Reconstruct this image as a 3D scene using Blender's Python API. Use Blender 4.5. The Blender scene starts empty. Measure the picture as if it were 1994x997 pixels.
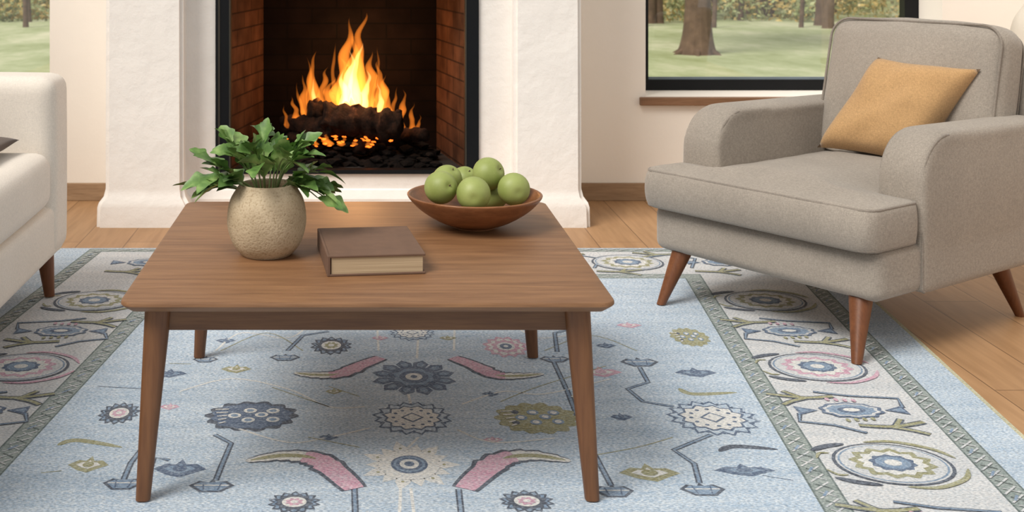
import bpy, bmesh, math, random
from mathutils import Vector, Matrix, noise
random.seed(7)
S=bpy.context.scene
col=S.collection
F=2450.0; H=1.2; VX=704.0; VY=-105.0

def lin(h):
    h=h.lstrip('#'); o=[]
    for i in (0,2,4):
        c=int(h[i:i+2],16)/255
        o.append(c/12.92 if c<=0.04045 else ((c+0.055)/1.055)**2.4)
    return (o[0],o[1],o[2],1)

# ---------------------------------------------------------------- materials
def newmat(name):
    m=bpy.data.materials.new(name); m.use_nodes=True
    nt=m.node_tree; b=nt.nodes['Principled BSDF']
    return m,nt,b
def N(nt,t,**kw):
    n=nt.nodes.new(t)
    for k,v in kw.items():
        if k in n.inputs: n.inputs[k].default_value=v
        else: setattr(n,k,v)
    return n
def coords(nt,scale=(1,1,1),rot=(0,0,0),kind='Object'):
    tc=nt.nodes.new('ShaderNodeTexCoord'); mp=nt.nodes.new('ShaderNodeMapping')
    mp.inputs['Scale'].default_value=scale; mp.inputs['Rotation'].default_value=rot
    nt.links.new(tc.outputs[kind],mp.inputs['Vector']); return mp.outputs[0]
def ramp(nt,fac,stops):
    r=nt.nodes.new('ShaderNodeValToRGB')
    e=r.color_ramp.elements
    while len(e)<len(stops): e.new(0.5)
    for i,(p,c) in enumerate(stops):
        e[i].position=p; e[i].color=c
    nt.links.new(fac,r.inputs[0]); return r.outputs[0]
def mixc(nt,fac,a,b,mode='MIX'):
    m=nt.nodes.new('ShaderNodeMix'); m.data_type='RGBA'; m.blend_type=mode
    for s,v in ((0,fac),(6,a),(7,b)):
        if hasattr(v,'is_linked') or hasattr(v,'links'): nt.links.new(v,m.inputs[s])
        else: m.inputs[s].default_value=v
    return m.outputs[2]
def bump(nt,b,h,strength=.3,dist=.01):
    n=N(nt,'ShaderNodeBump',Strength=strength,Distance=dist)
    nt.links.new(h,n.inputs['Height']); nt.links.new(n.outputs[0],b.inputs['Normal'])

def plain(name,c,rough=.6,metal=0,var=.12,scale=6,bmp=0,bscale=40,bd=.01):
    m,nt,b=newmat(name); v=coords(nt)
    n=N(nt,'ShaderNodeTexNoise',Scale=scale,Detail=5.0); nt.links.new(v,n.inputs['Vector'])
    c=lin(c) if isinstance(c,str) else c
    lo=tuple(x*(1-var) for x in c[:3])+(1,); hi=tuple(min(1,x*(1+var)) for x in c[:3])+(1,)
    nt.links.new(ramp(nt,n.outputs[0],[(.3,lo),(.7,hi)]),b.inputs['Base Color'])
    b.inputs['Roughness'].default_value=rough; b.inputs['Metallic'].default_value=metal
    if bmp:
        n2=N(nt,'ShaderNodeTexNoise',Scale=bscale,Detail=7.0,Roughness=.6); nt.links.new(v,n2.inputs['Vector'])
        bump(nt,b,n2.outputs[0],bmp,bd)
    return m

def wood(name,dark,light,stretch=(1.2,14,14),rough=.42,sc=3.0,fine=.7):
    m,nt,b=newmat(name); v=coords(nt,stretch)
    n=N(nt,'ShaderNodeTexNoise',Scale=sc,Detail=7.0,Roughness=.6,Distortion=.6); nt.links.new(v,n.inputs['Vector'])
    c=ramp(nt,n.outputs[0],[(.28,lin(dark)),(.72,lin(light))])
    v2=coords(nt,(stretch[0]*2.5,stretch[1]*(8 if stretch[1]>3 else 2.5),stretch[2]*(8 if stretch[2]>3 else 2.5)))
    n2=N(nt,'ShaderNodeTexNoise',Scale=sc*1.5,Detail=4.0); nt.links.new(v2,n2.inputs['Vector'])
    c2=ramp(nt,n2.outputs[0],[(.35,(.74,.70,.66,1)),(.6,(1,1,1,1))])
    nt.links.new(mixc(nt,fine,c,c2,'MULTIPLY'),b.inputs['Base Color'])
    b.inputs['Roughness'].default_value=rough
    bump(nt,b,n2.outputs[0],.10,.002)
    return m

def fabric(name,c,var=.08,weave=420,con=.16):
    m,nt,b=newmat(name); v=coords(nt)
    n=N(nt,'ShaderNodeTexNoise',Scale=weave,Detail=2.0); nt.links.new(v,n.inputs['Vector'])
    n2=N(nt,'ShaderNodeTexNoise',Scale=4.0,Detail=4.0); nt.links.new(v,n2.inputs['Vector'])
    vv=coords(nt,(500,110,110)); n3=N(nt,'ShaderNodeTexNoise',Scale=1.0,Detail=2.0); nt.links.new(vv,n3.inputs['Vector'])
    vz=coords(nt,(110,110,500)); n4=N(nt,'ShaderNodeTexNoise',Scale=1.0,Detail=2.0); nt.links.new(vz,n4.inputs['Vector'])
    c=lin(c); k=1-con
    lo=tuple(x*(1-var) for x in c[:3])+(1,); hi=tuple(min(1,x*(1+var)) for x in c[:3])+(1,)
    a=ramp(nt,n2.outputs[0],[(.3,lo),(.7,hi)])
    o=a
    for s in (n,n3,n4):
        o=mixc(nt,1.0,o,ramp(nt,s.outputs[0],[(.35,(k,k,k,1)),(.65,(1,1,1,1))]),'MULTIPLY')
    nt.links.new(o,b.inputs['Base Color'])
    b.inputs['Roughness'].default_value=.92
    b.inputs['Sheen Weight'].default_value=.2
    bump(nt,b,n.outputs[0],.2,.0015)
    return m

def rugmat(name,c,worn=.25,to='#dbe4ea'):
    m,nt,b=newmat(name)
    v=coords(nt,(5,30,1)); n=N(nt,'ShaderNodeTexNoise',Scale=1.3,Detail=9.0,Roughness=.75); nt.links.new(v,n.inputs['Vector'])
    v3=coords(nt,(1,1.6,1)); n3=N(nt,'ShaderNodeTexNoise',Scale=150.0,Detail=3.0); nt.links.new(v3,n3.inputs['Vector'])
    v2=coords(nt,(95,230,1)); n2=N(nt,'ShaderNodeTexNoise',Scale=1.3,Detail=2.0); nt.links.new(v2,n2.inputs['Vector'])
    v4=coords(nt,(.8,9,1)); n4=N(nt,'ShaderNodeTexNoise',Scale=1.2,Detail=4.0); nt.links.new(v4,n4.inputs['Vector'])
    f=ramp(nt,n.outputs[0],[(.38,(0,0,0,1)),(.68,(worn,worn,worn,1))])
    w2=min(1,worn*1.9)
    f3=ramp(nt,n3.outputs[0],[(.46,(0,0,0,1)),(.66,(w2,)*3+(1,))])
    o=mixc(nt,f,lin(c),lin(to)); o=mixc(nt,f3,o,lin(to))
    w=ramp(nt,n2.outputs[0],[(.36,(.56,.59,.62,1)),(.56,(1,1,1,1))])
    o=mixc(nt,1.0,o,w,'MULTIPLY')
    o=mixc(nt,1.0,o,ramp(nt,n4.outputs[0],[(.35,(.86,.88,.90,1)),(.62,(1,1,1,1))]),'MULTIPLY')
    nt.links.new(o,b.inputs['Base Color']); b.inputs['Roughness'].default_value=.95
    bump(nt,b,n2.outputs[0],.7,.004)
    return m

def emis(name,c,s):
    m=bpy.data.materials.new(name); m.use_nodes=True; nt=m.node_tree; nt.nodes.clear()
    e=nt.nodes.new('ShaderNodeEmission'); o=nt.nodes.new('ShaderNodeOutputMaterial')
    e.inputs[0].default_value=c; e.inputs[1].default_value=s
    nt.links.new(e.outputs[0],o.inputs['Surface']); return m
def volem(name,c,s):
    m=bpy.data.materials.new(name); m.use_nodes=True; nt=m.node_tree; nt.nodes.clear()
    e=nt.nodes.new('ShaderNodeEmission'); o=nt.nodes.new('ShaderNodeOutputMaterial')
    e.inputs[0].default_value=c; e.inputs[1].default_value=s
    nt.links.new(e.outputs[0],o.inputs['Volume']); return m

# ---------------------------------------------------------------- mesh helpers
def obj(name,bm,mats,smooth=True,parent=None,auto=None):
    me=bpy.data.meshes.new(name); bmesh.ops.recalc_face_normals(bm,faces=bm.faces[:]) if auto!='keep' else None
    bm.to_mesh(me); bm.free()
    if not isinstance(mats,(list,tuple)): mats=[mats]
    for m in mats: me.materials.append(m)
    if smooth:
        for p in me.polygons: p.use_smooth=True
    o=bpy.data.objects.new(name,me); col.objects.link(o)
    if parent: o.parent=parent
    return o
def empty(name,loc=(0,0,0),rz=0):
    e=bpy.data.objects.new(name,None); col.objects.link(e); e.location=loc; e.rotation_euler=(0,0,rz); e.empty_display_size=.1
    return e
def box(bm,x0,x1,y0,y1,z0,z1,mi=0):
    v=[bm.verts.new(p) for p in ((x0,y0,z0),(x1,y0,z0),(x1,y1,z0),(x0,y1,z0),(x0,y0,z1),(x1,y0,z1),(x1,y1,z1),(x0,y1,z1))]
    for f in ((0,3,2,1),(4,5,6,7),(0,1,5,4),(1,2,6,5),(2,3,7,6),(3,0,4,7)):
        bm.faces.new([v[i] for i in f]).material_index=mi
def boxo(name,dims,mat,bev=0,parent=None,seg=2):
    bm=bmesh.new(); box(bm,*dims)
    if bev: bmesh.ops.bevel(bm,geom=bm.edges[:],offset=bev,segments=seg,affect='EDGES',profile=.5)
    o=obj(name,bm,mat,smooth=False,parent=parent); return o
def rbox(name,c,s,r,mat,puff=(0,0,0),n=18,parent=None,rot=None,jit=0):
    bm=bmesh.new(); bmesh.ops.create_cube(bm,size=2.0)
    bmesh.ops.subdivide_edges(bm,edges=bm.edges[:],cuts=n,use_grid_fill=True)
    hx,hy,hz=s[0]/2,s[1]/2,s[2]/2
    for v in bm.verts:
        u=Vector(v.co)
        w=Vector([math.copysign(abs(k)**.6,k) if k else 0 for k in u])
        p=Vector((w.x*hx,w.y*hy,w.z*hz))
        q=Vector((max(-hx+r,min(hx-r,p.x)),max(-hy+r,min(hy-r,p.y)),max(-hz+r,min(hz-r,p.z))))
        d=p-q
        if d.length>1e-9: p=q+d.normalized()*r
        fx=(1-(p.x/hx)**2); fy=(1-(p.y/hy)**2); fz=(1-(p.z/hz)**2)
        fx,fy,fz=[max(0,k)**.7 for k in (fx,fy,fz)]
        p.x+=math.copysign(puff[0]*fy*fz,p.x)*(abs(p.x)/hx)
        p.y+=math.copysign(puff[1]*fx*fz,p.y)*(abs(p.y)/hy)
        p.z+=math.copysign(puff[2]*fx*fy,p.z)*(abs(p.z)/hz)
        if jit:
            p+=Vector((0,0,1))*jit*noise.noise(p*7)+Vector((0,1,0))*jit*noise.noise(p*6+Vector((5,5,5)))
        v.co=p
    if rot is not None: bmesh.ops.transform(bm,matrix=rot,verts=bm.verts)
    bmesh.ops.translate(bm,vec=c,verts=bm.verts)
    return obj(name,bm,mat,parent=parent)
def round_poly(pts,r,n=6):
    out=[]; L=len(pts)
    for i in range(L):
        p=Vector(pts[i]); a=Vector(pts[i-1]); b=Vector(pts[(i+1)%L])
        rr=r[i] if isinstance(r,(list,tuple)) else r
        if rr<=0: out.append(p); continue
        da=(a-p).normalized(); db=(b-p).normalized()
        ang=da.angle(db); t=rr/math.tan(ang/2); t=min(t,(a-p).length*.49,(b-p).length*.49)
        p0=p+da*t; p1=p+db*t
        cdir=(da+db).normalized(); cen=p+cdir*(t/math.cos(ang/2))
        rad=(p0-cen).length; a0=math.atan2(p0.y-cen.y,p0.x-cen.x); a1=math.atan2(p1.y-cen.y,p1.x-cen.x)
        da_=(a1-a0+math.pi)%(2*math.pi)-math.pi
        for k in range(n+1):
            an=a0+da_*k/n; out.append(cen+Vector((math.cos(an),math.sin(an)))*rad)
    return out
def prism(bm,pts,lo,hi,axis='z',mi=0):
    def P3(p,h):
        if axis=='z': return (p[0],p[1],h)
        if axis=='x': return (h,p[0],p[1])
        return (p[0],h,p[1])
    a=[bm.verts.new(P3(p,lo)) for p in pts]; b=[bm.verts.new(P3(p,hi)) for p in pts]
    fs=[bm.faces.new(a[::-1]),bm.faces.new(b)]
    n=len(pts)
    for i in range(n): bm.faces.new((a[i],a[(i+1)%n],b[(i+1)%n],b[i]))
    for f in bm.faces: f.material_index=mi
    return fs
def tube(bm,pts,r,n=8,closed=False,mi=0,cap=True,sq=1.0):
    pts=[Vector(p) for p in pts]; L=len(pts); rings=[]
    up=None
    for i,p in enumerate(pts):
        if closed: t=(pts[(i+1)%L]-pts[i-1])
        else: t=pts[min(i+1,L-1)]-pts[max(i-1,0)]
        t.normalize()
        if up is None:
            up=Vector((0,0,1)) if abs(t.z)<.9 else Vector((0,1,0))
        u=(up-t*up.dot(t)); 
        if u.length<1e-4: u=Vector((1,0,0))-t*t.x
        u.normalize(); up=u; w=t.cross(u)
        rr=r[i] if isinstance(r,(list,tuple)) else r
        ring=[]
        for k in range(n):
            a=2*math.pi*k/n; ring.append(bm.verts.new(p+u*math.cos(a)*rr+w*math.sin(a)*rr*sq))
        rings.append(ring)
    for i in range(L if closed else L-1):
        A=rings[i]; B=rings[(i+1)%L]
        for k in range(n):
            bm.faces.new((A[k],A[(k+1)%n],B[(k+1)%n],B[k])).material_index=mi
    if not closed and cap:
        bm.faces.new(rings[0][::-1]).material_index=mi; bm.faces.new(rings[-1]).material_index=mi
def tubeo(name,pts,r,mat,closed=False,parent=None,n=8,sq=1.0):
    bm=bmesh.new(); tube(bm,pts,r,n,closed,sq=sq); return obj(name,bm,mat,parent=parent)
def leg(name,top,bot,r0,r1,mat,parent,p=3.0,n=24,rings=6):
    bm=bmesh.new(); R=[]
    for i in range(rings+1):
        t=i/rings; c=Vector(top).lerp(Vector(bot),t); r=r0+(r1-r0)*t
        ring=[]
        for k in range(n):
            a=2*math.pi*k/n; ca,sa=math.cos(a),math.sin(a)
            f=(abs(ca)**p+abs(sa)**p)**(-1/p)
            ring.append(bm.verts.new(c+Vector((ca*f*r,sa*f*r,0))))
        R.append(ring)
    for i in range(rings):
        for k in range(n): bm.faces.new((R[i][k],R[i][(k+1)%n],R[i+1][(k+1)%n],R[i+1][k]))
    bm.faces.new(R[0]); bm.faces.new(R[-1][::-1])
    o=obj(name,bm,mat,parent=parent); o.data.set_sharp_from_angle(angle=math.radians(50)); return o
def lathe(bm,prof,n=48,c=(0,0,0),mi=0,wob=0):
    R=[]
    for (r,z) in prof:
        ring=[]
        if r<1e-6: ring=[bm.verts.new((c[0],c[1],c[2]+z))]
        else:
            for k in range(n):
                a=2*math.pi*k/n; rr=r*(1+wob*noise.noise(Vector((math.cos(a)*1.5,math.sin(a)*1.5,z*9))))
                ring.append(bm.verts.new((c[0]+rr*math.cos(a),c[1]+rr*math.sin(a),c[2]+z)))
        R.append(ring)
    for A,B in zip(R,R[1:]):
        for k in range(n):
            k2=(k+1)%n
            if len(A)==1 and len(B)==1: continue
            if len(A)==1: f=bm.faces.new((A[0],B[k2],B[k]))
            elif len(B)==1: f=bm.faces.new((A[k],A[k2],B[0]))
            else: f=bm.faces.new((A[k],A[k2],B[k2],B[k]))
            f.material_index=mi
def smoothprof(p,n=6):
    out=[]
    P=[Vector(a) for a in p]
    for i in range(len(P)-1):
        p0=P[max(i-1,0)];p1=P[i];p2=P[i+1];p3=P[min(i+2,len(P)-1)]
        for k in range(n):
            t=k/n
            out.append(.5*((2*p1)+(p2-p0)*t+(2*p0-5*p1+4*p2-p3)*t*t+(3*p1-p0-3*p2+p3)*t**3))
    out.append(P[-1]); return out
def pillow(name,w,h,t,mat,M,parent=None,n=26,pinch=.065):
    bm=bmesh.new(); g={}
    for s in (1,-1):
        for i in range(n+1):
            for j in range(n+1):
                u=-1+2*i/n; v=-1+2*j/n
                edge=(i in (0,n) or j in (0,n))
                if s==-1 and edge: g[(s,i,j)]=g[(1,i,j)]; continue
                x=u*w/2*(1-pinch*(1-v*v)); z=v*h/2*(1-pinch*(1-u*u))
                th=t/2*max(0,(1-u**4)*(1-v**4))**.5
                th*=1+.16*noise.noise(Vector((u*2,v*2,s*3)))
                g[(s,i,j)]=bm.verts.new(M@Vector((x,s*th,z)))
    for s in (1,-1):
        for i in range(n):
            for j in range(n):
                bm.faces.new((g[(s,i,j)],g[(s,i+1,j)],g[(s,i+1,j+1)],g[(s,i,j+1)]))
    return obj(name,bm,mat,parent=parent)
def softmesh(name,prof,lo,hi,axis,mat,parent,vox=.0085,iters=10,deform=None):
    """extruded outline, voxel-remeshed and relaxed into an upholstered block"""
    bm=bmesh.new(); prism(bm,prof,lo,hi,axis); bmesh.ops.recalc_face_normals(bm,faces=bm.faces[:])
    me=bpy.data.meshes.new('t'); bm.to_mesh(me); bm.free(); tmp=bpy.data.objects.new('t',me); col.objects.link(tmp)
    md=tmp.modifiers.new('r','REMESH'); md.mode='VOXEL'; md.voxel_size=vox; md2=tmp.modifiers.new('s','SMOOTH'); md2.factor=.5; md2.iterations=iters
    dg=bpy.context.evaluated_depsgraph_get(); me2=bpy.data.meshes.new_from_object(tmp.evaluated_get(dg)); bpy.data.objects.remove(tmp)
    if deform:
        for v in me2.vertices: deform(v.co)
    me2.materials.clear(); me2.materials.append(mat)
    for p in me2.polygons: p.use_smooth=True
    me2.name=name; o=bpy.data.objects.new(name,me2); col.objects.link(o); o.parent=parent
    return o

# ---------------------------------------------------------------- materials set
M_wall=plain('wall_paint','#f6efe5',.9,var=.02,scale=3,bmp=.08,bscale=60)
M_plaster=plain('rough_plaster','#efeae4',.95,var=.03,scale=7,bmp=.42,bscale=15,bd=.012)
M_table=wood('walnut_table','#735035','#966e4b',(1.3,13,13),.5,2.4)
M_apron_shade=wood('walnut_apron_shaded','#5f3e26','#7b5636',(1.3,13,13),.5,2.4)  # darker copy of table walnut; shade under the top put into the colour
M_tleg=wood('walnut_leg','#603c22','#7a5130',(12,12,1.2),.48,2.4)
M_bowl=wood('bowl_wood','#774a2b','#9a6743',(5,5,16),.4,3)
M_sill=wood('sill_wood','#7c5b40','#967155',(2,14,14),.5,2)
M_base=wood('baseboard_wood','#967a5e','#b19475',(2,14,14),.55,2)
M_chair=fabric('grey_linen','#a89e92')
M_pipe=fabric('grey_linen_piping','#948a7f')
M_sofa=fabric('cream_linen','#efe6da',.03,con=.07)
M_must=fabric('mustard_linen','#c79e6c',.07)
M_brown=fabric('brown_linen','#5a4536',.08)
M_black=plain('black_metal','#15171a',.4,.6,.1)
M_vase2=plain('pale_ceramic','#d9d0c2',.7,var=.06,scale=8,bmp=.2)
M_cover=plain('book_cloth','#6a5040',.75,var=.10,scale=30,bmp=.15,bscale=300)
def stonemat():
    m,nt,b=newmat('speckled_stoneware'); v=coords(nt)
    n=N(nt,'ShaderNodeTexNoise',Scale=14.0,Detail=5.0); nt.links.new(v,n.inputs['Vector'])
    n2=N(nt,'ShaderNodeTexNoise',Scale=190.0,Detail=3.0); nt.links.new(v,n2.inputs['Vector'])
    c=ramp(nt,n.outputs[0],[(.3,lin('#ab997d')),(.7,lin('#c6b599'))])
    d=ramp(nt,n2.outputs[0],[(.32,(.62,.56,.48,1)),(.48,(1,1,1,1)),(.62,(1,1,1,1)),(.7,(1.0,1.0,1.0,1))])
    nt.links.new(mixc(nt,.7,c,d,'MULTIPLY'),b.inputs['Base Color']); b.inputs['Roughness'].default_value=.85
    bump(nt,b,n2.outputs[0],.5,.004); return m
M_vase=stonemat()
def leafmat():
    m,nt,b=newmat('leaf_green'); v=coords(nt)
    n=N(nt,'ShaderNodeTexNoise',Scale=24.0,Detail=3.0); nt.links.new(v,n.inputs['Vector'])
    nt.links.new(ramp(nt,n.outputs[0],[(.32,lin('#3b5a2b')),(.52,lin('#628541')),(.70,lin('#95b069'))]),b.inputs['Base Color'])
    b.inputs['Roughness'].default_value=.42; return m
M_leaf=leafmat()

# ---------------------------------------------------------------- FLOOR
m,nt,b=newmat('oak_planks')
tc=nt.nodes.new('ShaderNodeTexCoord'); sep=nt.nodes.new('ShaderNodeSeparateXYZ'); cmb=nt.nodes.new('ShaderNodeCombineXYZ')
nt.links.new(tc.outputs['Object'],sep.inputs[0]); nt.links.new(sep.outputs[1],cmb.inputs[0]); nt.links.new(sep.outputs[0],cmb.inputs[1])
br=N(nt,'ShaderNodeTexBrick',Scale=1.0); br.inputs['Brick Width'].default_value=1.7; br.inputs['Row Height'].default_value=.19
br.inputs['Mortar Size'].default_value=.0022; br.inputs['Color1'].default_value=lin('#b58e67'); br.inputs['Color2'].default_value=lin('#a57f59'); br.inputs['Mortar'].default_value=lin('#7a5a3d')
nt.links.new(cmb.outputs[0],br.inputs['Vector'])
v=coords(nt,(16,1.3,1)); n=N(nt,'ShaderNodeTexNoise',Scale=2.5,Detail=7.0,Distortion=.5); nt.links.new(v,n.inputs['Vector'])
g=ramp(nt,n.outputs[0],[(.3,(.78,.75,.71,1)),(.65,(1.0,1.0,1.0,1))])
nt.links.new(mixc(nt,.9,br.outputs[0],g,'MULTIPLY'),b.inputs['Base Color']); b.inputs['Roughness'].default_value=.48
bump(nt,b,br.outputs['Fac'],-.2,.002)
M_floor=m
boxo('floor',(-3.2,3.6,-.8,5.94,-.12,0),M_floor)

# ---------------------------------------------------------------- WALLS
YB=5.94; YO=6.30; ZT=2.6
WL=(-2.75,-1.472); WR=(1.341,2.742); WZ=(.49,2.15)
bm=bmesh.new()
def wallseg(x0,x1,z0,z1): box(bm,x0,x1,YB,YO,z0,z1)
wallseg(-3.2,WL[0],-.12,ZT); wallseg(WL[0],WL[1],-.12,WZ[0]); wallseg(WL[0],WL[1],WZ[1],ZT)
wallseg(WL[1],-.66,-.12,ZT); wallseg(-.66,.54,1.5,ZT); wallseg(.54,WR[0],-.12,ZT)
wallseg(WR[0],WR[1],-.12,WZ[0]); wallseg(WR[0],WR[1],WZ[1],ZT); wallseg(WR[1],3.6,-.12,ZT)
obj('wall_back',bm,M_wall,smooth=False)
boxo('wall_left',(-3.36,-3.2,2.6,YO,-.12,ZT),M_wall)
boxo('wall_right',(3.6,3.76,2.6,YO,-.12,ZT),M_wall)
boxo('baseboard_back_left',(-3.2,-1.10,YB-.016,YB,0,.083),M_base,.003)
boxo('baseboard_back_right',(.965,3.6,YB-.016,YB,0,.083),M_base,.003)

def glassmat():
    m=bpy.data.materials.new('window_glass'); m.use_nodes=True; nt=m.node_tree; nt.nodes.clear()
    o=nt.nodes.new('ShaderNodeOutputMaterial'); t=nt.nodes.new('ShaderNodeBsdfTransparent'); g=nt.nodes.new('ShaderNodeBsdfGlossy'); x=nt.nodes.new('ShaderNodeMixShader')
    g.inputs['Roughness'].default_value=.02; x.inputs[0].default_value=.07
    nt.links.new(t.outputs[0],x.inputs[1]); nt.links.new(g.outputs[0],x.inputs[2]); nt.links.new(x.outputs[0],o.inputs[0]); return m
M_glass=glassmat()
M_bead=plain('bead_grey','#7d8a92',.5)
def window(name,x0,x1,z0,z1,mull,fm,w=.07):
    e=empty(name,(0,0,0))
    bm=bmesh.new(); y0,y1=6.19,6.25; wb=.052
    box(bm,x0,x0+w,y0,y1,z0,z1); box(bm,x1-w,x1,y0,y1,z0,z1); box(bm,x0+w,x1-w,y0,y1,z0,z0+wb); box(bm,x0+w,x1-w,y0,y1,z1-w,z1)
    obj('frame',bm,fm,smooth=False,parent=e)
    bm=bmesh.new(); box(bm,x0+w,x1-w,y0+.02,y0+.035,z0+wb,z0+wb+.012)
    obj('glazing_bead',bm,M_bead,smooth=False,parent=e)
    boxo('glass',(x0+w,x1-w,6.222,6.226,z0+wb,z1-w),M_glass,parent=e)
window('window_1',WR[0],WR[1],WZ[0],WZ[1],[],M_black)
window('window_2',WL[0],WL[1],WZ[0],WZ[1],[],M_black,.05)
boxo('trim_1',(WR[0]-.03,WR[1]+.03,YB-.028,YB,WZ[0]-.04,WZ[0]-.002),M_sill,.004)
boxo('trim_2',(WL[0]-.03,WL[1]+.03,YB-.028,YB,WZ[0]-.04,WZ[0]-.002),M_sill,.004)

# ---------------------------------------------------------------- FIREPLACE
fp=empty('fireplace',(0,0,0))
def pillar(name,x0,x1):
    bm=bmesh.new(); yf=5.39; yb=YB-.002
    lev=[(0,.032),(.085,.030),(.105,.024),(.128,.006),(.16,.0),(2.0,-.004),(2.0,-.004)]
    R=[]
    for z,e in lev:
        R.append([bm.verts.new(p) for p in ((x0-e,yf-e,z),(x1+e,yf-e,z),(x1+e,yb,z),(x0-e,yb,z))])
    for A,B in zip(R,R[1:]):
        for k in range(4):
            try: bm.faces.new((A[k],A[(k+1)%4],B[(k+1)%4],B[k]))
            except: pass
    bm.faces.new(R[0][::-1]); bm.faces.new(R[-1])
    bmesh.ops.remove_doubles(bm,verts=bm.verts,dist=1e-5)
    es=[e for e in bm.edges if abs(e.verts[0].co.z-e.verts[1].co.z)>.01 and e.verts[0].co.y<5.5]
    bmesh.ops.bevel(bm,geom=es,offset=.016,segments=4,affect='EDGES')
    o=obj(name,bm,M_plaster,parent=fp); o.data.set_sharp_from_angle(angle=math.radians(50))
pillar('pillar_left',-1.099,-.764); pillar('pillar_right',.652,.944)
YC=5.5
OX0,OX1,OZ0,OZ1=-.6375,.512,.2055,1.22
bm=bmesh.new()
box(bm,-.766,OX0,YC,YB-.002,0,2.0); box(bm,OX1,.654,YC,YB-.002,0,2.0)
box(bm,OX0,OX1,YC,YB-.002,0,OZ0); box(bm,OX0,OX1,YC,YB-.002,OZ1,2.0)
obj('chimney_breast',bm,M_plaster,smooth=False,parent=fp)
bm=bmesh.new(); prism(bm,[(YC-.03,0),(YC-.03,.10),(YC-.012,.135),(YC,.14),(YC,0)],-.766,.654,'x')
obj('hearth_plinth',bm,M_plaster,smooth=False,parent=fp)
boxo('mantel',(-1.16,1.0,5.33,YB-.002,2.0,2.1),M_plaster,.01,fp)
bm=bmesh.new(); y0,y1=YC-.012,YC+.04
box(bm,OX0,OX0+.060,y0,y1,OZ0,OZ1); box(bm,OX1-.054,OX1,y0,y1,OZ0,OZ1); box(bm,OX0+.06,OX1-.054,y0,y1,OZ0,OZ0+.018); box(bm,OX0+.06,OX1-.054,y0,y1,OZ1-.06,OZ1)
obj('metal_surround',bm,M_black,smooth=False,parent=fp)
bm=bmesh.new(); box(bm,OX0+.060,OX0+.066,y0-.004,y1,OZ0+.018,OZ1-.06); box(bm,OX0+.012,OX0+.02,y0-.004,y0,OZ0,OZ1)
box(bm,OX1-.060,OX1-.054,y0-.004,y1,OZ0+.018,OZ1-.06)
obj('surround_edge',bm,plain('edge_metal','#4b463e',.35,.7),smooth=False,parent=fp)
def brickmat(name,ax,c1,c2,mo):
    m,nt,b=newmat(name); tc=nt.nodes.new('ShaderNodeTexCoord'); sep=nt.nodes.new('ShaderNodeSeparateXYZ'); cmb=nt.nodes.new('ShaderNodeCombineXYZ')
    nt.links.new(tc.outputs['Object'],sep.inputs[0]); nt.links.new(sep.outputs[ax],cmb.inputs[0]); nt.links.new(sep.outputs[2],cmb.inputs[1])
    br=N(nt,'ShaderNodeTexBrick',Scale=1.0); br.inputs['Brick Width'].default_value=.24; br.inputs['Row Height'].default_value=.075; br.inputs['Mortar Size'].default_value=.004
    br.inputs['Color1'].default_value=lin(c1); br.inputs['Color2'].default_value=lin(c2); br.inputs['Mortar'].default_value=lin(mo)
    nt.links.new(cmb.outputs[0],br.inputs['Vector'])
    v=coords(nt); n=N(nt,'ShaderNodeTexNoise',Scale=9.0,Detail=5.0); nt.links.new(v,n.inputs['Vector'])
    g=ramp(nt,n.outputs[0],[(.3,(.35,.3,.28,1)),(.7,(1,1,1,1))])
    nt.links.new(mixc(nt,.9,br.outputs[0],g,'MULTIPLY'),b.inputs['Base Color']); b.inputs['Roughness'].default_value=.95
    b.inputs['Specular IOR Level'].default_value=.1
    bump(nt,b,br.outputs['Fac'],-.5,.006); return m
MBs=brickmat('firebrick_side',1,'#513626','#422c1f','#2c1d14')
MBb=brickmat('firebrick_sooty',0,'#150d0a','#110b08','#0a0706')
fx0,fx1,bx0,bx1,ya,yb=-.577,.458,-.4755,.3635,YC+.03,6.10
bm=bmesh.new()
def q(pts,mi):
    bm.faces.new([bm.verts.new(p) for p in pts]).material_index=mi
q([(fx0,ya,.21),(bx0,yb,.21),(bx0,yb,1.5),(fx0,ya,1.5)],0)
q([(fx1,ya,.21),(bx1,yb,.21),(bx1,yb,1.5),(fx1,ya,1.5)],0)
q([(bx0,yb,.21),(bx1,yb,.21),(bx1,yb,1.5),(bx0,yb,1.5)],1)
q([(fx0,ya,.215),(fx1,ya,.215),(bx1,yb,.215),(bx0,yb,.215)],2)
q([(fx0,ya,1.5),(fx1,ya,1.5),(bx1,yb,1.5),(bx0,yb,1.5)],1)
M_soot=plain('ash_floor','#17110e',.95,var=.5,scale=30,bmp=.8)
obj('firebox',bm,[MBs,MBb,M_soot],smooth=False,parent=fp)
boxo('chimney_back',(-.66,.54,6.12,6.4,-.12,ZT),plain('outer_brick','#5b4033',.9),parent=fp)

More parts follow.
